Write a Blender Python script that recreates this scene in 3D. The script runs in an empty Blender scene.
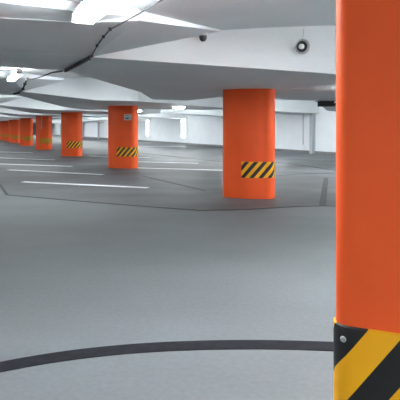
import bpy, bmesh, math, random
from mathutils import Vector
random.seed(4)
COL = bpy.context.scene.collection
EYE = 1.48            # eye height in metres
F = 480.0
CU, SU = .887, .462   # row direction (u: along the column row, v: across it)

def W(u, v, h=None, z=None):
    "floor-plan coordinates along/across the column row -> world"
    zz = z if z is not None else EYE + h
    return Vector((-SU*u + CU*v, CU*u + SU*v, zz))
def G(px, py, z=0.0):
    "point on the level z seen at this direction"
    d = (EYE - z)*F/(py-128.0)
    return Vector(((px-200.0)/F*d, d, z))

# ------------------------------------------------------------ materials
def mat(name, col, rough=.6, noise=0, nscale=6, metal=0, emit=0, bump=0, spec=.5, detail=6, emcol=None):
    m = bpy.data.materials.new(name); m.use_nodes = True
    nt = m.node_tree; b = nt.nodes['Principled BSDF']
    b.inputs['Base Color'].default_value = (*col, 1)
    b.inputs['Roughness'].default_value = rough
    b.inputs['Metallic'].default_value = metal
    b.inputs['Specular IOR Level'].default_value = spec
    if noise or bump:
        tc = nt.nodes.new('ShaderNodeTexCoord')
        n = nt.nodes.new('ShaderNodeTexNoise'); n.inputs['Scale'].default_value = nscale
        n.inputs['Detail'].default_value = detail
        nt.links.new(tc.outputs['Object'], n.inputs['Vector'])
        if noise:
            r = nt.nodes.new('ShaderNodeValToRGB')
            r.color_ramp.elements[0].position = .3; r.color_ramp.elements[1].position = .7
            r.color_ramp.elements[0].color = (*[c*(1-noise) for c in col], 1)
            r.color_ramp.elements[1].color = (*[min(1, c*(1+noise)) for c in col], 1)
            nt.links.new(n.outputs['Fac'], r.inputs['Fac']); nt.links.new(r.outputs['Color'], b.inputs['Base Color'])
        if bump:
            bp = nt.nodes.new('ShaderNodeBump'); bp.inputs['Strength'].default_value = bump
            bp.inputs['Distance'].default_value = .01
            nt.links.new(n.outputs['Fac'], bp.inputs['Height']); nt.links.new(bp.outputs['Normal'], b.inputs['Normal'])
    if emit:
        b.inputs['Emission Color'].default_value = (*(emcol or col), 1); b.inputs['Emission Strength'].default_value = emit
    return m

def floor_mat(name, col, rough, amp, fine):
    "trowelled concrete coat: broad cloudy patches, long brushed streaks and fine grain"
    m = bpy.data.materials.new(name); m.use_nodes = True
    nt = m.node_tree; b = nt.nodes['Principled BSDF']; L = nt.links.new
    tc = nt.nodes.new('ShaderNodeTexCoord')
    mp = nt.nodes.new('ShaderNodeMapping'); mp.inputs['Scale'].default_value = (.5, .9, 1)
    mp.inputs['Rotation'].default_value = (0, 0, math.radians(12))
    L(tc.outputs['Object'], mp.inputs['Vector'])
    n1 = nt.nodes.new('ShaderNodeTexNoise'); n1.inputs['Scale'].default_value = .9; n1.inputs['Detail'].default_value = 7
    L(mp.outputs['Vector'], n1.inputs['Vector'])
    n2 = nt.nodes.new('ShaderNodeTexNoise'); n2.inputs['Scale'].default_value = 26; n2.inputs['Detail'].default_value = 5
    L(tc.outputs['Object'], n2.inputs['Vector'])
    a = nt.nodes.new('ShaderNodeMath'); a.operation = 'MULTIPLY_ADD'; a.inputs[1].default_value = fine
    L(n2.outputs['Fac'], a.inputs[0]); L(n1.outputs['Fac'], a.inputs[2])
    r = nt.nodes.new('ShaderNodeValToRGB')
    r.color_ramp.elements[0].position = .3+fine*.5; r.color_ramp.elements[1].position = .7+fine*.5
    r.color_ramp.elements[0].color = (*[c*(1-amp) for c in col], 1)
    r.color_ramp.elements[1].color = (*[c*(1+amp) for c in col], 1)
    L(a.outputs[0], r.inputs['Fac']); L(r.outputs['Color'], b.inputs['Base Color'])
    b.inputs['Roughness'].default_value = rough
    bp = nt.nodes.new('ShaderNodeBump'); bp.inputs['Strength'].default_value = .12; bp.inputs['Distance'].default_value = .01
    L(n2.outputs['Fac'], bp.inputs['Height']); L(bp.outputs['Normal'], b.inputs['Normal'])
    return m

def stripe_mat(name, period, slope, phase):
    "black/yellow diagonal hazard bars, from the UVs measured in metres"
    m = bpy.data.materials.new(name); m.use_nodes = True
    nt = m.node_tree; b = nt.nodes['Principled BSDF']; L = nt.links.new
    uv = nt.nodes.new('ShaderNodeUVMap'); uv.uv_map = 'UVMap'
    s = nt.nodes.new('ShaderNodeSeparateXYZ'); L(uv.outputs['UV'], s.inputs[0])
    k = nt.nodes.new('ShaderNodeMath'); k.operation = 'MULTIPLY_ADD'; k.inputs[1].default_value = -slope
    L(s.outputs['Y'], k.inputs[0]); L(s.outputs['X'], k.inputs[2])
    a = nt.nodes.new('ShaderNodeMath'); a.operation = 'ADD'; a.inputs[1].default_value = phase + 10*period
    L(k.outputs[0], a.inputs[0])
    d = nt.nodes.new('ShaderNodeMath'); d.operation = 'DIVIDE'; d.inputs[1].default_value = period; L(a.outputs[0], d.inputs[0])
    fr = nt.nodes.new('ShaderNodeMath'); fr.operation = 'FRACT'; L(d.outputs[0], fr.inputs[0])
    g = nt.nodes.new('ShaderNodeMath'); g.operation = 'LESS_THAN'; g.inputs[1].default_value = .5; L(fr.outputs[0], g.inputs[0])
    mx = nt.nodes.new('ShaderNodeMix'); mx.data_type = 'RGBA'
    mx.inputs[6].default_value = (.012, .013, .014, 1); mx.inputs[7].default_value = (1, .47, .002, 1)
    L(g.outputs[0], mx.inputs[0]); L(mx.outputs[2], b.inputs['Base Color'])
    b.inputs['Roughness'].default_value = .55
    return m

WHITE = (.80, .83, .85)
M = dict(
    wall=mat('painted_wall', (.74, .785, .82), .8, .03, 1.2, bump=.05),
    ceil=mat('painted_ceiling', (.72, .765, .785), .85, .03, .8, bump=.05),
    floor=floor_mat('aisle_coating', (.128, .147, .157), .65, .12, .6),
    park=floor_mat('parking_coating', (.082, .091, .098), .6, .38, .5),
    joint=mat('joint_filler', (.012, .013, .018), .85, .3, 14, spec=.2),
    seam=mat('floor_seam', (.05, .055, .06), .8, .2, 5),
    line=mat('white_marking_paint', (.80, .83, .85), .6, .1, 9),
    orange=mat('orange_paint', (.95, .122, .024), .55, .04, 2.5, bump=.08, spec=.3),
    hazard=stripe_mat('hazard_stripes', .185, .85, .115),
    hazard_big=stripe_mat('hazard_stripes_wide', .24, .72, .0855),
    black=mat('black_rubber', (.012, .012, .013), .5, .1, 30),
    dark=mat('dark_plastic', (.03, .032, .04), .4, .1, 20),
    steel=mat('galvanised_steel', (.55, .57, .58), .35, .1, 30, metal=.9),
    whitep=mat('white_plastic', (.75, .77, .78), .4, .04, 12),
    palegrey=mat('pale_grey_enamel', (.6, .63, .65), .5, .05, 8),
    pilaster=mat('grey_painted_pilaster', (.42, .46, .49), .8, .04, 2),
    grey=mat('grey_enamel', (.42, .45, .47), .5, .08, 8),
    cable=mat('grey_cable_sheath', (.045, .05, .055), .9, .2, 12),
    tubehigh=mat('bay_lamp_diffuser', (1, 1, 1), .5, emit=35, emcol=(.97, .99, 1)),  # stronger glow, used on added fill lamps only
    tube=mat('lamp_diffuser', (1, 1, 1), .5, emit=13, emcol=(.97, .99, 1)),
    tubefar=mat('lamp_diffuser_round', (1, 1, 1), .5, emit=13, emcol=(.97, .99, 1)),
    pane=mat('frosted_lit_pane', (1, 1, 1), .5, emit=2.2, emcol=(.97, .99, 1)),
    skirt=mat('grey_skirting_paint', (.16, .17, .18), .7, .2, 3),
)

# ------------------------------------------------------------ mesh helpers
def link(name, bm, m, parent=None, smooth=False, bevel=0, angle=40):
    bmesh.ops.recalc_face_normals(bm, faces=bm.faces[:])
    me = bpy.data.meshes.new(name); bm.to_mesh(me); bm.free()
    for x in (m if isinstance(m, (list, tuple)) else [m]): me.materials.append(x)
    o = bpy.data.objects.new(name, me); COL.objects.link(o)
    if smooth:
        for p in me.polygons: p.use_smooth = True
        try: me.set_sharp_from_angle(angle=math.radians(angle))
        except Exception: pass
    if bevel:
        b = o.modifiers.new('bevel', 'BEVEL'); b.width = bevel; b.segments = 2; b.limit_method = 'ANGLE'
    if parent: o.parent = parent
    return o
def tag(o, label, cat, group=None):
    o['label'] = label; o['category'] = cat
    if group: o['group'] = group
    return o
def struct(o): o['kind'] = 'structure'; return o
def empty(name, loc, rz=0):
    o = bpy.data.objects.new(name, None); COL.objects.link(o); o.location = loc; o.rotation_euler.z = rz
    o.empty_display_size = .1
    return o
def box(bm, x0, y0, z0, x1, y1, z1, T=None):
    vs = [Vector((x, y, z)) for z in (z0, z1) for x, y in ((x0, y0), (x1, y0), (x1, y1), (x0, y1))]
    if T: vs = [T(v) for v in vs]
    v = [bm.verts.new(p) for p in vs]
    for f in ((0,3,2,1), (4,5,6,7), (0,1,5,4), (1,2,6,5), (2,3,7,6), (3,0,4,7)): bm.faces.new([v[i] for i in f])
def prism(bm, bot, top):
    a = [bm.verts.new(p) for p in bot]; b = [bm.verts.new(p) for p in top]; n = len(a)
    fs = [bm.faces.new(a), bm.faces.new(b[::-1])]
    for i in range(n): bm.faces.new([a[i], a[(i+1) % n], b[(i+1) % n], b[i]])
    bmesh.ops.triangulate(bm, faces=fs)
def tube(bm, pts, r, n=8, cap=True):
    pts = [Vector(p) for p in pts]; rings = []
    for i, p in enumerate(pts):
        d = (pts[min(i+1, len(pts)-1)] - pts[max(i-1, 0)]).normalized()
        a = d.cross(Vector((0, 0, 1)))
        if a.length < .05: a = d.cross(Vector((1, 0, 0)))
        a.normalize(); b = d.cross(a).normalized()
        rr = r[i] if isinstance(r, (list, tuple)) else r
        rings.append([bm.verts.new(p + a*rr*math.cos(2*math.pi*k/n) + b*rr*math.sin(2*math.pi*k/n)) for k in range(n)])
    for q, s in zip(rings, rings[1:]):
        for k in range(n): bm.faces.new([q[k], q[(k+1) % n], s[(k+1) % n], s[k]])
    if cap: bm.faces.new(rings[0][::-1]); bm.faces.new(rings[-1])
def lathe(bm, prof, n=24, T=None):
    "profile (radius, z) about z"
    T = T or (lambda v: v); rings = []
    for r, z in prof:
        if r < 1e-6: rings.append([bm.verts.new(T(Vector((0, 0, z))))])
        else: rings.append([bm.verts.new(T(Vector((r*math.cos(2*math.pi*k/n), r*math.sin(2*math.pi*k/n), z)))) for k in range(n)])
    for q, s in zip(rings, rings[1:]):
        for k in range(n):
            j = (k+1) % n
            if len(q) == 1 and len(s) == 1: continue
            if len(q) == 1: bm.faces.new([q[0], s[j], s[k]])
            elif len(s) == 1: bm.faces.new([q[k], q[j], s[0]])
            else: bm.faces.new([q[k], q[j], s[j], s[k]])

def ribbon(name, pts, w, z, m, thick=.004):
    "a flat strip of width w laid along pts on the floor"
    bm = bmesh.new(); n = len(pts); L = []; R = []
    for i in range(n):
        p = Vector(pts[i]).to_2d(); d = (Vector(pts[min(i+1, n-1)]) - Vector(pts[max(i-1, 0)])).to_2d().normalized()
        q = Vector((-d.y, d.x))*w/2
        L.append(p+q); R.append(p-q)
    V = [[bm.verts.new((p.x, p.y, zz)) for p in side] for side in (L, R) for zz in (z, z+thick)]
    l0, l1, r0, r1 = V
    for i in range(n-1):
        bm.faces.new([l1[i], l1[i+1], r1[i+1], r1[i]]); bm.faces.new([l0[i], l0[i+1], r0[i+1], r0[i]])
        bm.faces.new([l0[i], l0[i+1], l1[i+1], l1[i]]); bm.faces.new([r0[i], r0[i+1], r1[i+1], r1[i]])
    bm.faces.new([l0[0], l1[0], r1[0], r0[0]]); bm.faces.new([l0[-1], l1[-1], r1[-1], r0[-1]])
    return link(name, bm, m)
def spline(P, n=10):
    P = [Vector(p) for p in P]; out = []
    Q = [P[0]*2-P[1]] + P + [P[-1]*2-P[-2]]
    for i in range(1, len(Q)-2):
        for k in range(n):
            t = k/n; a, b, c, d = Q[i-1:i+3]
            out.append(.5*((2*b) + (c-a)*t + (2*a-5*b+4*c-d)*t*t + (3*b-a-3*c+d)*t**3))
    out.append(P[-1]); return out

# ------------------------------------------------------------ the room
U0, U1, V0, V1 = -16.0, 112.0, -12.0, 18.6
MOD = 8.45                       # spacing of columns and beams
# floor
bm = bmesh.new()
prism(bm, [W(U0,V0,z=-.2), W(U1,V0,z=-.2), W(U1,V1,z=-.2), W(U0,V1,z=-.2)], [W(U0,V0,z=0), W(U1,V0,z=0), W(U1,V1,z=0), W(U0,V1,z=0)])
struct(link('floor', bm, M['floor']))
# darker coat of the parking bays
edge = [G(-40, 166), G(0, 185), G(7, 195), G(100, 203), G(150, 207), G(200, 210.5), G(250, 209.5), G(300, 206.5), G(322, 206), G(500, 210)]
far = [W(24, V1, z=0), W(U1, V1, z=0), W(U1, 4.2, z=0)]
right = [W(-4, V1, z=0)]
bm = bmesh.new()
pts = edge + right + far
prism(bm, [p + Vector((0,0,.0005)) for p in pts], [p + Vector((0,0,.004)) for p in pts])
struct(link('floor_parking_area', bm, M['park']))
struct(ribbon('trim_1', edge, .07, .003, M['seam']))
# wide saw-cut strip on the right and thin seams
struct(ribbon('trim_2', [G(322.5, 206), G(326, 178)], .13, .0045, M['seam']))
struct(ribbon('trim_3', [G(142, 176), G(172, 183), G(206, 191)], .07, .0045, M['seam']))
struct(ribbon('trim_4', [G(112, 150), G(137, 152.6), G(165, 155.5), G(222, 162)], .16, .0045, M['seam']))
struct(ribbon('trim_5', [G(276, 162.5), G(300, 165), G(345, 172)], .12, .0045, M['seam']))
struct(ribbon('trim_6', [G(276, 176), G(300, 174), G(345, 173)], .05, .0045, M['seam']))
# curved dark strip across the aisle
curve = [(-60, 381), (0, 367.5), (50, 358.5), (100, 352), (150, 347.8), (200, 345.6), (240, 344.9), (280, 345.2), (336, 347), (400, 351), (470, 357)]
o = ribbon('floor_joint_strip', spline([G(*c) for c in curve]), .136, .0005, M['joint'])
tag(o, 'dark grey curved strip crossing the bare aisle floor in the foreground', 'floor strip')

# walls
def wall(name, a, b, c, d):
    bm = bmesh.new()
    prism(bm, [W(*a, z=-.2), W(*b, z=-.2), W(*c, z=-.2), W(*d, z=-.2)], [W(*a, z=3.5), W(*b, z=3.5), W(*c, z=3.5), W(*d, z=3.5)])
    return struct(link(name, bm, M['wall']))
wall('wall_right', (U0-.3, V1), (U1+.3, V1), (U1+.3, V1+.3), (U0-.3, V1+.3))
wall('wall_left', (U0-.3, V0-.3), (U1+.3, V0-.3), (U1+.3, V0), (U0-.3, V0))
wall('wall_back', (U1, V0), (U1+.3, V0), (U1+.3, V1), (U1, V1))
wall('wall_front', (U0-.3, V0), (U0, V0), (U0, V1), (U0-.3, V1))
bm = bmesh.new(); prism(bm, [W(U0,V1-.05,z=0), W(U1,V1-.05,z=0), W(U1,V1,z=0), W(U0,V1,z=0)], [W(U0,V1-.05,z=.16), W(U1,V1-.05,z=.16), W(U1,V1,z=.16), W(U0,V1,z=.16)])
struct(link('baseboard_right', bm, M['skirt']))
# pilasters on the right-hand wall
k = 7
for i, u in enumerate([21.5, 30.1, 56.9, 66.4, 75, 83.6, 92.2]):
    bm = bmesh.new(); w = .13
    prism(bm, [W(u-w,V1-.22,z=0), W(u+w,V1-.22,z=0), W(u+w,V1,z=0), W(u-w,V1,z=0)], [W(u-w,V1-.22,z=3.1), W(u+w,V1-.22,z=3.1), W(u+w,V1,z=3.1), W(u-w,V1,z=3.1)])
    struct(link('trim_%d' % k, bm, M['pilaster'])); k += 1
# tall glowing panels with frames on the right-hand wall
for i, (u, w) in enumerate([(38.8, .42), (47.6, .36)]):
    r = empty('window_%d' % (i+1), W(u, V1, z=0)); struct(r)
    def P(du, dv, z, u=u): return W(u+du, V1+dv, z=z) - W(u, V1, z=0)
    bm = bmesh.new()
    prism(bm, [P(-w, -.05, .62), P(w, -.05, .62), P(w, .0, .62), P(-w, .0, .62)], [P(-w, -.05, 2.4), P(w, -.05, 2.4), P(w, .0, 2.4), P(-w, .0, 2.4)])
    link('pane', bm, M['pane'], r)
    bm = bmesh.new()
    for a, b, z0, z1 in ((-w-.06, -w, .56, 2.46), (w, w+.06, .56, 2.46), (-w, w, .56, .62), (-w, w, 2.4, 2.46)):
        prism(bm, [P(a, -.08, z0), P(b, -.08, z0), P(b, 0, z0), P(a, 0, z0)], [P(a, -.08, z1), P(b, -.08, z1), P(b, 0, z1), P(a, 0, z1)])
    link('window_frame', bm, M['wall'], r)

# ------------------------------------------------------------ ceiling: folded slab + haunched beams
bm = bmesh.new()
TOP = 1.75
def slab(u0, u1, prof):
    for (va, ha), (vb, hb) in zip(prof, prof[1:]):
        prism(bm, [W(u0,va,ha), W(u1,va,ha), W(u1,vb,hb), W(u0,vb,hb)], [W(u0,va,TOP+.1), W(u1,va,TOP+.1), W(u1,vb,TOP+.1), W(u0,vb,TOP+.1)])
slab(U0, 6.0, [(V0, .93), (.6, .93), (1.35, .93), (3.13, 1.285), (3.8, 1.385), (5.2, 1.56), (V1, 1.56)])
slab(6.0, U1, [(V0, 1.34), (1.6, 1.34), (3.2, 1.45), (5.2, 1.56), (V1, 1.56)])
def up(poly):
    prism(bm, [W(*p) for p in poly], [W(p[0], p[1], TOP) for p in poly])
def module(u, first, wide=False):
    hb = .82 if first else 1.0
    va = 1.46 if first else 1.78
    # beam strip over the aisle
    up([(u+.12, V0, hb), (u, va, hb), (u+1.45, va, hb), (u+1.3, V0, hb)])
    # lower soffit in front of it
    hn = .825 if first else 1.17
    up([(u-1.57, V0, hn), (u-1.6, .3, hn), (u-1.74, .95, hn), (u+.02, va, hb+.003), (u+.14, V0, hb+.003)])
    up([(u-1.74, .95, hn), (u-1.95, 1.3, hn+.015), (u+.02, va, hb+.003)])
    up([(u-1.93, V0, hn+.04), (u-1.93, 1.0, hn+.04), (u-1.72, .95, hn+.002), (u-1.58, .3, hn+.002), (u-1.55, V0, hn+.002)])
    up([(u-1.93, 1.0, hn+.04), (u-1.95, 1.3, hn+.05), (u-1.72, .95, hn+.002)])
    if first: up([(u-1.95, 1.3, hn+.015), (u-.02, 3.16, 1.275), (u+.02, va, hb+.003)])
    else: up([(u-1.95, 1.3, hn+.015), (u+.02, 2.9, 1.36), (u+.02, va, hb+.003)])
    # mushroom panel over the column, split into convex pieces
    up([(u, va, hb), (u, 3.83, .82), (u+4.8, 3.83, .82), (u+1.45, va, hb)])
    up([(u, 3.83, .82), (u, 5.15, .82), (u+7.35, 5.15, .82), (u+4.8, 3.83, .82)])
    up([(u, 5.15, .82), (u+.75, 6.35, .82), (u+7.4, 6.3, .82), (u+7.35, 5.15, .82)])
    up([(u+.75, 6.35, .82), (u+2.4, 9.0, .82), (u+5.3, 8.6, .82), (u+5.6, 6.4, .82)])
    up([(u+2.4, 9.0, .82), (u+4.2, 11.2, .86), (u+5.9, 10.6, .84), (u+5.3, 8.6, .82)])
    # haunch at the right-hand wall
    if wide: up([(u+.1, 12.3, .98), (u+3.6, 16, .82), (u+4.6, V1, .82), (u-1.3, V1, .82)])
    else: up([(u+.1, 12.3, 1.1), (u+1.6, V1, .82), (u-1.3, V1, .82)])
for k_ in range(-1, 12):
    module(5.5 + MOD*k_, k_ <= 0, k_ == 1)
struct(link('ceiling', bm, M['ceil']))

# ------------------------------------------------------------ columns
RZ = math.radians(-17)
def profile(w, d, r, n=10, bulge=.03):
    "rounded oblong outline, slightly swollen faces, counter-clockwise from the left end of the front face"
    pts = []
    def arc(cx, cy, a0, a1):
        for i in range(n+1):
            a = a0+(a1-a0)*i/n; pts.append((cx+r*math.cos(a), cy+r*math.sin(a)))
    hw, hd = w/2, d/2; pi = math.pi
    arc(-hw+r, -hd+r, pi, 1.5*pi)
    for i in range(1, 12):
        t = i/12; pts.append((-hw+r+(w-2*r)*t, -hd-bulge*math.sin(pi*t)))
    arc(hw-r, -hd+r, 1.5*pi, 2*pi)
    arc(hw-r, hd-r, 0, .5*pi)
    for i in range(1, 12):
        t = i/12; pts.append((hw-r-(w-2*r)*t, hd+bulge*math.sin(pi*t)))
    arc(-hw+r, hd-r, .5*pi, pi)
    return [Vector(p) for p in pts]
def column_shaft(prof, top, parent):
    bm = bmesh.new()
    prism(bm, [Vector((p.x, p.y, 0)) for p in prof], [Vector((p.x, p.y, top)) for p in prof])
    return link('shaft', bm, M['orange'], parent, smooth=True, angle=50)
def band(prof, s0, s1, z0, z1, t, m, parent):
    "rubber bumper strip of thickness t hugging the outline between arc lengths s0..s1; UVs in metres"
    n = len(prof); S = [0]
    for i in range(1, n): S.append(S[-1] + (prof[i]-prof[i-1]).length)
    def at(s):
        for i in range(1, n):
            if S[i] >= s:
                q = (s-S[i-1])/(S[i]-S[i-1]); p = prof[i-1].lerp(prof[i], q); d = (prof[i]-prof[i-1]).normalized()
                return p, Vector((d.y, -d.x))
    bm = bmesh.new(); uvl = bm.loops.layers.uv.new('UVMap'); N = 60; rows = []
    for k in range(N+1):
        s = s0+(s1-s0)*k/N; p, nr = at(s); e = .012
        a = p + nr*.0015; b = p + nr*t
        rows.append((s-s0, [(a, z0), (b, z0+e*.4), (b, z1-e*.4), (a, z1)]))
    V = [(s, [bm.verts.new((p.x, p.y, z)) for p, z in r]) for s, r in rows]
    def face(vs, uvs):
        f = bm.faces.new(vs)
        for l, q in zip(f.loops, uvs): l[uvl].uv = q
    for (sa, A), (sb, B) in zip(V, V[1:]):
        for j in range(4):
            i2 = (j+1) % 4
            za, zb = A[j].co.z-z0, A[i2].co.z-z0
            face([A[j], B[j], B[i2], A[i2]], [(sa, za), (sb, za), (sb, zb), (sa, zb)])
    for s, A in (V[0], V[-1]): face(A, [(s, v.co.z-z0) for v in A])
    o = link('bumper_strip', bm, m, parent, smooth=True, angle=30)
    return o, at
PR = profile(1.09, .5, .15, bulge=.07)
colpos = [8.67 + 8.46*i for i in range(11)]
collabels = [
    'wide orange column with hazard strip, large free-standing one in the picture centre',
    'orange column carrying a small grey notice plate, left of the central column',
    'orange column directly behind and left of the one with the notice plate',
    'orange column with a thin grey pipe running down its upper front',
    'small orange column, fifth of the receding row, just left of the one with a pipe',
    'small distant orange column, sixth of the receding row',
    'distant orange column at the left picture edge, seventh of the receding row',
    'far orange column peeking out at the left picture edge behind the seventh',
]
roots = []
first = None
for i, lab in enumerate(collabels):
    p = W(colpos[i], 5.70, z=0)
    if i == 0:
        r = empty('orange_column', p, RZ); first = r
        column_shaft(PR, EYE+.83, r)
        b, _ = band(PR, .235+.31, 1.6, .44, .775, .012, M['hazard'], r)
    else:
        r = first.copy(); COL.objects.link(r); r.location = p
        for ch in list(first.children):
            if ch.name.split('.')[0] in ('shaft', 'bumper_strip'):
                c = ch.copy(); COL.objects.link(c); c.parent = r
        r.location = p
    tag(r, lab, 'column', 'row of orange columns')
    roots.append(r)
# notice plate on the second column
def frontplate(root, x, z, w, h, m, name, t=.012, y=-.35):
    bm = bmesh.new(); box(bm, x-w/2, y-t, z-h/2, x+w/2, y, z+h/2)
    return link(name, bm, m, root, bevel=.003)
pl = frontplate(roots[1], .36, 1.87, .28, .22, M['palegrey'], 'notice_plate'); pl['label'] = 'small pale grey notice plate'
bm = bmesh.new()
box(bm, .235, -.366, 1.88, .485, -.361, 1.965)
link('notice_face', bm, M['whitep'], pl)
bm = bmesh.new()
for z, a, b in ((1.925, .26, .46), (1.85, .26, .45), (1.815, .26, .41), (1.835, .33, .38)): box(bm, a, -.37, z-.009, b, -.3625, z+.009)
link('notice_print', bm, M['dark'], pl)
# pipe on the fourth column
p4 = W(colpos[3], 5.7, z=0)
bm = bmesh.new(); tube(bm, [(.09, -.39, 1.42), (.09, -.39, 2.31)], .022, 8)
for z in (1.5, 1.9, 2.2): box(bm, .05, -.395, z, .13, -.34, z+.03)
pp = link('pipe', bm, M['grey'], roots[3]); pp['label'] = 'thin grey pipe'

# the near column on the right
PN = profile(1.06, .62, .05, bulge=.03)
PNB = [Vector((-.53, 0))] + PN
RN = math.radians(-16)
c, s = math.cos(RN), math.sin(RN)
# left silhouette of the shaft at (.517, 1.825)
near = empty('orange_column', (1.098, 1.929, 0), RN)
column_shaft(PN, EYE+.985, near)
tag(near, 'huge close-up orange column with wide hazard strip at the right edge', 'column')
bnd, at = band(PNB, .235, 1.6, .40, .752, .009, M['hazard_big'], near)
bp, bn = at(.318)
def bolt(p, n, z, parent, R=.0105):
    q = Vector((n.x, n.y, 0)); t = Vector((-n.y, n.x, 0)); u_ = Vector((0, 0, 1)); o_ = Vector((p.x, p.y, z)) + q*.009
    T = lambda v: o_ + t*v.x + u_*v.y + q*v.z
    bm = bmesh.new(); lathe(bm, [(0, 0), (R*1.9, 0), (R*1.9, .0015), (R*1.4, .0025), (R*1.2, .002)], 20, T)
    w_ = link('washer', bm, M['black'], parent, smooth=True)
    bm = bmesh.new(); lathe(bm, [(R*1.1, .002), (R*1.1, .004), (R*.8, .0075), (R*.4, .0075), (R*.35, .005), (0, .005)], 20, T)
    b_ = link('bolt', bm, M['steel'], parent, smooth=True); b_['label'] = 'round steel bolt head'
bolt(bp, bn, .704, bnd)

# ------------------------------------------------------------ painted lines
lines = [
    ((23, 182), (148, 188), 'white bay line nearest the camera, running to the front of the floor seam'),
    ((9, 170), (103, 174.8), 'white bay line second from the camera on the left'),
    ((-30, 163), (72, 166.5), 'white bay line third from the camera on the left, reaching the picture edge'),
    ((-30, 156.8), (54, 160), 'white bay line fourth from the camera, in front of the small left columns'),
    ((-20, 151.5), (32, 152.8), 'farthest thin white bay line at the left picture edge'),
    ((89, 156), (108, 157.2), 'short white bay line between the third column and the one with a notice plate'),
    ((136, 168), (223, 170.4), 'white bay line ending at the left side of the central column'),
    ((137, 161.8), (198, 163.4), 'white bay line just behind the one ending at the central column'),
    ((136, 157.3), (150, 158), 'short white bay line beside the hazard strip of the plated column'),
    ((130, 146), (187, 146.6), 'thin white bay line far back near the base of the white wall'),
]
for a, b, lab in lines:
    y = (a[1]+b[1])/2
    A, B = G(*a), G(*b)
    o = ribbon('parking_line', [A, A.lerp(B, .5), B], .19 if y > 160 else .2, .0045, M['line'])
    tag(o, lab, 'line marking', 'white parking bay lines')

# ------------------------------------------------------------ lamps
def batten(u0, u1, v, h, label, group='fluorescent ceiling battens', m='tube'):
    r = empty('ceiling_batten_lamp', W(u0, v, h)); o0 = W(u0, v, h)
    def B(a, b, va, vb, ha, hb, m, name, par):
        bm = bmesh.new()
        prism(bm, [W(a,va,ha)-o0, W(b,va,ha)-o0, W(b,vb,ha)-o0, W(a,vb,ha)-o0], [W(a,va,hb)-o0, W(b,va,hb)-o0, W(b,vb,hb)-o0, W(a,vb,hb)-o0])
        return link(name, bm, m, par, bevel=.006)
    B(u0, u1, v-.05, v+.05, h-.0, h+.045, M['whitep'], 'housing', r)
    B(u0+.03, u1-.03, v-.07, v+.07, h-.06, h, M[m], 'diffuser', r)
    B(u0, u0+.028, v-.075, v+.075, h-.065, h, M['whitep'], 'end_cap', r)
    B(u1-.028, u1, v-.075, v+.075, h-.065, h, M['whitep'], 'end_cap', r)
    if h < .85 or .95 < h < 1.2:
        hs = .925 if h < .9 else 1.335
        for q in (.2, .8):
            uu = u0+(u1-u0)*q; B(uu-.015, uu+.015, v-.015, v+.015, h+.045, hs, M['whitep'], 'bracket', r)
    tag(r, label, 'lamp', group)
batten(1.85, 3.40, .83, .80, 'glowing white batten lamp on the ceiling at the top left, nearest one')
batten(10.2, 11.8, 1.24, 1.14, 'glowing batten lamp in the ceiling recess at the left edge, behind the wide beam')
far_lab = 'glowing batten lamp in the aisle ceiling far beyond the left-edge lamp'
for i in range(2, 10): batten(10.2+MOD*(i-1), 11.8+MOD*(i-1), 1.24, 1.14, far_lab)
# fill lamps of the same fitting, added over bays and behind the viewpoint
for i in range(-1, 12):
    u = 5.5+MOD*i
    e = 0 if i < 1 else .8
    batten(u-3.5+e, u-1.95+e, 3.5, 1.36 if i < 1 else 1.40, 'batten lamp in a ceiling recess in front of a white beam face', 'recess battens', 'tubehigh' if i < 1 else 'tube')  # added to brighten the beam face behind it
    batten(u-3.6, u-2.0, 9.6, 1.50, 'batten lamp above the bays between the columns and the white wall', 'battens over the bays', 'tube')
    for v_ in (12.0, 13.9): batten(u-3.6, u-2.0, v_, 1.53, 'batten lamp above the bays nearest the white wall', 'battens by the white wall', 'tubehigh')  # added pair that brightens the wall
    batten(u-3.6, u-2.0, -4.5, .895 if i < 1 else 1.295, 'batten lamp over the bays left of the aisle', 'battens left of the aisle')  # added to throw light on the column fronts
batten(2.2, 3.8, 5.4, 1.50, 'batten lamp over the bay right of the close-up column', 'recess battens', 'tubehigh')  # extra lamp added out of view to brighten the nearest beam face
batten(-3.4, -1.8, -1.2, .885, 'batten lamp over the aisle left of the viewpoint', m='tubehigh')  # added out of view to light the near column's front
for u_, v_ in ((-5.4, -3.2), (-7.6, -1.2), (-7.6, 1.2), (-9.8, -3.0), (-9.8, 0), (-9.8, 3.2)):  # unseen lamps added behind the viewpoint for frontal light
    batten(u_, u_+1.6, v_, .885, 'batten lamp on the ceiling several metres behind the viewpoint', 'battens behind the viewpoint', 'tubehigh')
batten(-4.6, -3.0, 1.2, .885, 'batten lamp over the aisle just behind the viewpoint', m='tubehigh')  # another unseen lamp added for frontal light
batten(-6.2, -4.6, 1.03, .885, 'batten lamp on the aisle ceiling behind the viewpoint')  # this and the next also added out of view
batten(-11.2, -9.6, 1.03, .885, 'batten lamp on the aisle ceiling farther behind the viewpoint')
def roundlamp(u, v, h, label, drop=0):
    r = empty('round_ceiling_lamp', W(u, v, h))
    bm = bmesh.new(); lathe(bm, [(0, 0), (.25, 0), (.25, -.035), (.22, -.045), (0, -.045)], 28); link('housing', bm, M['whitep'], r, smooth=True)
    bm = bmesh.new(); lathe(bm, [(.22, -.046), (.21, -.075), (.15, -.1), (0, -.11)], 28); link('diffuser', bm, M['tubefar'], r, smooth=True)
    if drop:
        bm = bmesh.new(); tube(bm, [(0, 0, 0), (0, 0, drop)], .012, 8); link('hanger_rod', bm, M['grey'], r)
    tag(r, label, 'lamp', 'round lamps beside the columns')
roundlamp(16.2, 7.55, .815, 'bright round ceiling lamp between the plated column and the central column')
roundlamp(20.9, 7.6, .84, 'small glowing ceiling lamp at the right edge of the plated column top', .72)
roundlamp(7.2, 7.25, .815, 'round ceiling lamp hidden behind the close-up column')

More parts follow.
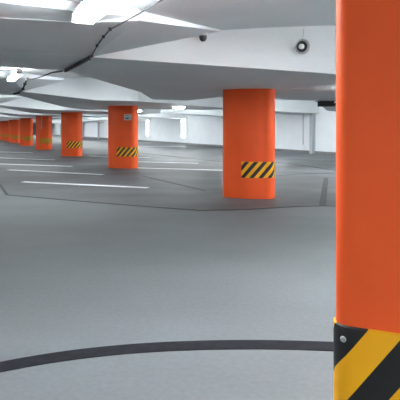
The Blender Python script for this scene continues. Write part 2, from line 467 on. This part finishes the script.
# ------------------------------------------------------------ cables under the ceiling
def px(x, y, h):
    d = h*F/(128.0-y); return Vector(((x-200)/F*d, d, EYE+h))
bm = bmesh.new()
path = [(175, -8, .84), (160, 1, .82), (135, 16, .79), (120, 24, .79), (110, 29.5, .80), (103.5, 37, .80), (97, 46, .80), (92, 55.5, .81)]
tube(bm, [px(*p) for p in path], .006, 8)
for p in (path[4], path[5], path[6]): 
    q = px(*p); box(bm, q.x-.011, q.y-.011, q.z-.01, q.x+.011, q.y+.011, q.z+.015)
tag(link('ceiling_cable', bm, M['cable']), 'thin grey cable clipped along the ceiling beside the brightest lamp', 'cable')
bm = bmesh.new()
A, B = px(92, 56, .79), px(64.5, 70.5, .79)
for off in (-.015, .012):
    pts = [A.lerp(B, t/14) + Vector((0, off, -.004*(t % 3))) for t in range(15)]
    tube(bm, pts, .014, 8)
for t in range(1, 14):
    q = A.lerp(B, t/14); box(bm, q.x-.012, q.y-.03, q.z-.035, q.x+.006, q.y+.03, q.z+.014)
tag(link('cable_bundle', bm, M['dark']), 'dark bundle of tied cables crossing under the wide grey beam', 'cable')
bm = bmesh.new()
path = [(27, 79, 1.12), (25, 84, 1.08), (23, 89, .99), (19, 92.5, .98), (14, 94, .98)]
tube(bm, [px(*p) for p in path], .022, 8)
for p in path[:4]:
    q = px(*p); box(bm, q.x-.03, q.y-.03, q.z-.03, q.x+.03, q.y+.03, q.z+.03)
tag(link('ceiling_cable', bm, M['cable']), 'dark cable on the second beam below the left-edge lamp', 'cable')
bm = bmesh.new()
tube(bm, [px(*p) for p in [(62, 71, .83), (52, 72.5, .95), (42, 76.5, 1.1), (33, 79, 1.16), (27, 79.5, 1.16)]], .014, 8)
tag(link('ceiling_cable', bm, M['cable']), 'grey cable sweeping from the dark bundle into the left recess', 'cable')

# ------------------------------------------------------------ loudspeaker and camera on the white beam face
def onface(x, y, off):
    "point in front of the beam face u = 5.5"
    a = (x-200)/F; u = 5.5-off
    v = (a*CU*u + SU*u)/(CU - a*SU); d = CU*u+SU*v
    return W(u, v, h=(128-y)*d/F), d
N = W(-1, 0, z=0)                       # outward from the face
p, d = onface(301.5, 46.5, .16)
sp = empty('horn_loudspeaker', p)
ax = (Vector((0, 0, EYE-.25)) - p); ax.normalize(); ax = (N.normalized()*.55 + ax*.45 + Vector((0, 0, -.1))).normalized()
tx = ax.cross(Vector((0, 0, 1))).normalized(); ty = tx.cross(ax).normalized()
T = lambda v: (tx*v.x + ty*v.y + ax*v.z)*1.12
bm = bmesh.new(); lathe(bm, [(0, -.13), (.035, -.13), (.045, -.06), (.06, -.03), (.092, .03), (.097, .035), (.09, .04), (.07, .01), (.035, -.02), (0, -.03)], 28, T)
link('horn', bm, M['grey'], sp, smooth=True)
bm = bmesh.new(); lathe(bm, [(.07, .0165), (.066, .0105), (.036, -.016), (.03, -.018)], 28, T)
q_ = link('horn_throat', bm, M['dark'], sp, smooth=True); q_['label'] = 'dark inner ring'
bm = bmesh.new(); lathe(bm, [(0, .03), (.018, .028), (.033, .015), (.034, -.02), (0, -.02)], 20, T)
q_ = link('reflex_cone', bm, M['whitep'], sp, smooth=True); q_['label'] = 'pale centre cone'
top, _ = onface(304, 28.5, .13)
bm = bmesh.new(); tube(bm, [Vector((0, 0, .06)), (top-p)*.5+Vector((.006, 0, .02)), top-p], .0045, 8)
link('hanger_rod', bm, M['grey'], sp)
bm = bmesh.new(); tube(bm, [N*0 - ax*.1, -N*.165 - ax*.02], .016, 8); link('bracket', bm, M['grey'], sp)
tag(sp, 'round white horn loudspeaker with dark throat mounted on the white beam face', 'loudspeaker')

p, d = onface(203, 34.3, .11)
cm = empty('dome_camera', p)
bm = bmesh.new(); lathe(bm, [(0, .02), (.062, .02), (.066, 0), (.058, -.018), (.05, -.02)], 24); link('base', bm, M['whitep'], cm, smooth=True)
bm = bmesh.new(); lathe(bm, [(.048, -.018), (.047, -.05), (.038, -.075), (.02, -.09), (0, -.094)], 24)
link('dome', bm, M['dark'], cm, smooth=True)
bm = bmesh.new(); tube(bm, [Vector((0, 0, .01)), -N*.11 + Vector((0, 0, .01))], .02, 8); link('bracket', bm, M['whitep'], cm)
tag(cm, 'small dark dome camera under the upper edge of the white beam face', 'camera')

# dark hung cable basket at the far right, beside the close-up column
def hung(x0, y0, x1, y1, d):
    a = Vector(((x0-200)/F*d, d, EYE+(128-y0)*d/F)); b = Vector(((x1-200)/F*d, d, EYE+(128-y1)*d/F)); return a, b
a, b = hung(318, 101.0, 337, 105.8, 13.6)
r = empty('hung_cable_basket', a)
w = b.x-a.x; h = a.z-b.z
for y, z in ((0, 0), (0, -h*.5), (0, -h), (.3, 0), (.3, -h)):
    bm = bmesh.new(); tube(bm, [(.06*(-z/h) if h else 0, y, z), (w, y, z)], .014, 6); link('rail', bm, M['dark'], r)
bm = bmesh.new()
bm.free()
for i in range(7):
    bm = bmesh.new(); x = .07 + (w-.09)*i/6; tube(bm, [(x, 0, 0), (x, 0, -h), (x, .3, -h), (x, .3, 0)], .011, 6); link('rib', bm, M['dark'], r)
for y in (.06, .13, .2):
    bm = bmesh.new(); tube(bm, [(.06, y, -h+.045), (w*.5, y, -h+.06), (w, y, -h+.045)], .02, 8); link('cable_run', bm, M['black'], r)
bm = bmesh.new(); box(bm, .07, .012, -h+.004, w, .288, -h+.012); link('tray', bm, M['black'], r)
bm = bmesh.new(); box(bm, .07, .29, -h, w, .3, 0); link('side_panel', bm, M['black'], r)
for x in (.1, w*.8):
    bm = bmesh.new(); tube(bm, [(x, 0, 0), (x, .3, 0)], .01, 6); tube(bm, [(x, .15, .0), (x, .15, .14)], .01, 6)
    link('hanger_rod', bm, M['steel'], r)
tag(r, 'small dark cable basket hung under the ceiling beside the close-up column', 'cable basket')
# conduit on the wall left of the pilaster
bm = bmesh.new()
tube(bm, [W(22.4, V1-.05, z=.5), W(22.4, V1-.05, z=2.1), W(22.25, V1-.05, z=2.5), W(22.2, V1-.05, z=3.0)], .035, 8)
tag(link('wall_conduit', bm, M['grey']), 'thin grey conduit rising up the white wall beside the pilaster', 'conduit')

# ------------------------------------------------------------ camera, world, view
cd = bpy.data.cameras.new('camera'); cam = bpy.data.objects.new('camera', cd); COL.objects.link(cam)
cam.location = (0, 0, EYE); cam.rotation_euler = (math.pi/2, 0, 0)
cd.sensor_width = 36; cd.lens = F/400*36; cd.shift_y = -72/400; cd.clip_end = 400; cd.clip_start = .05
S = bpy.context.scene; S.camera = cam
w = bpy.data.worlds.new('world'); S.world = w; w.use_nodes = True
w.node_tree.nodes['Background'].inputs[0].default_value = (.8, .9, 1, 1); w.node_tree.nodes['Background'].inputs[1].default_value = .05
S.view_settings.view_transform = 'Standard'; S.view_settings.look = 'None'; S.view_settings.gamma = 1
S.view_settings.use_curve_mapping = False
S.view_settings.exposure = 2.4
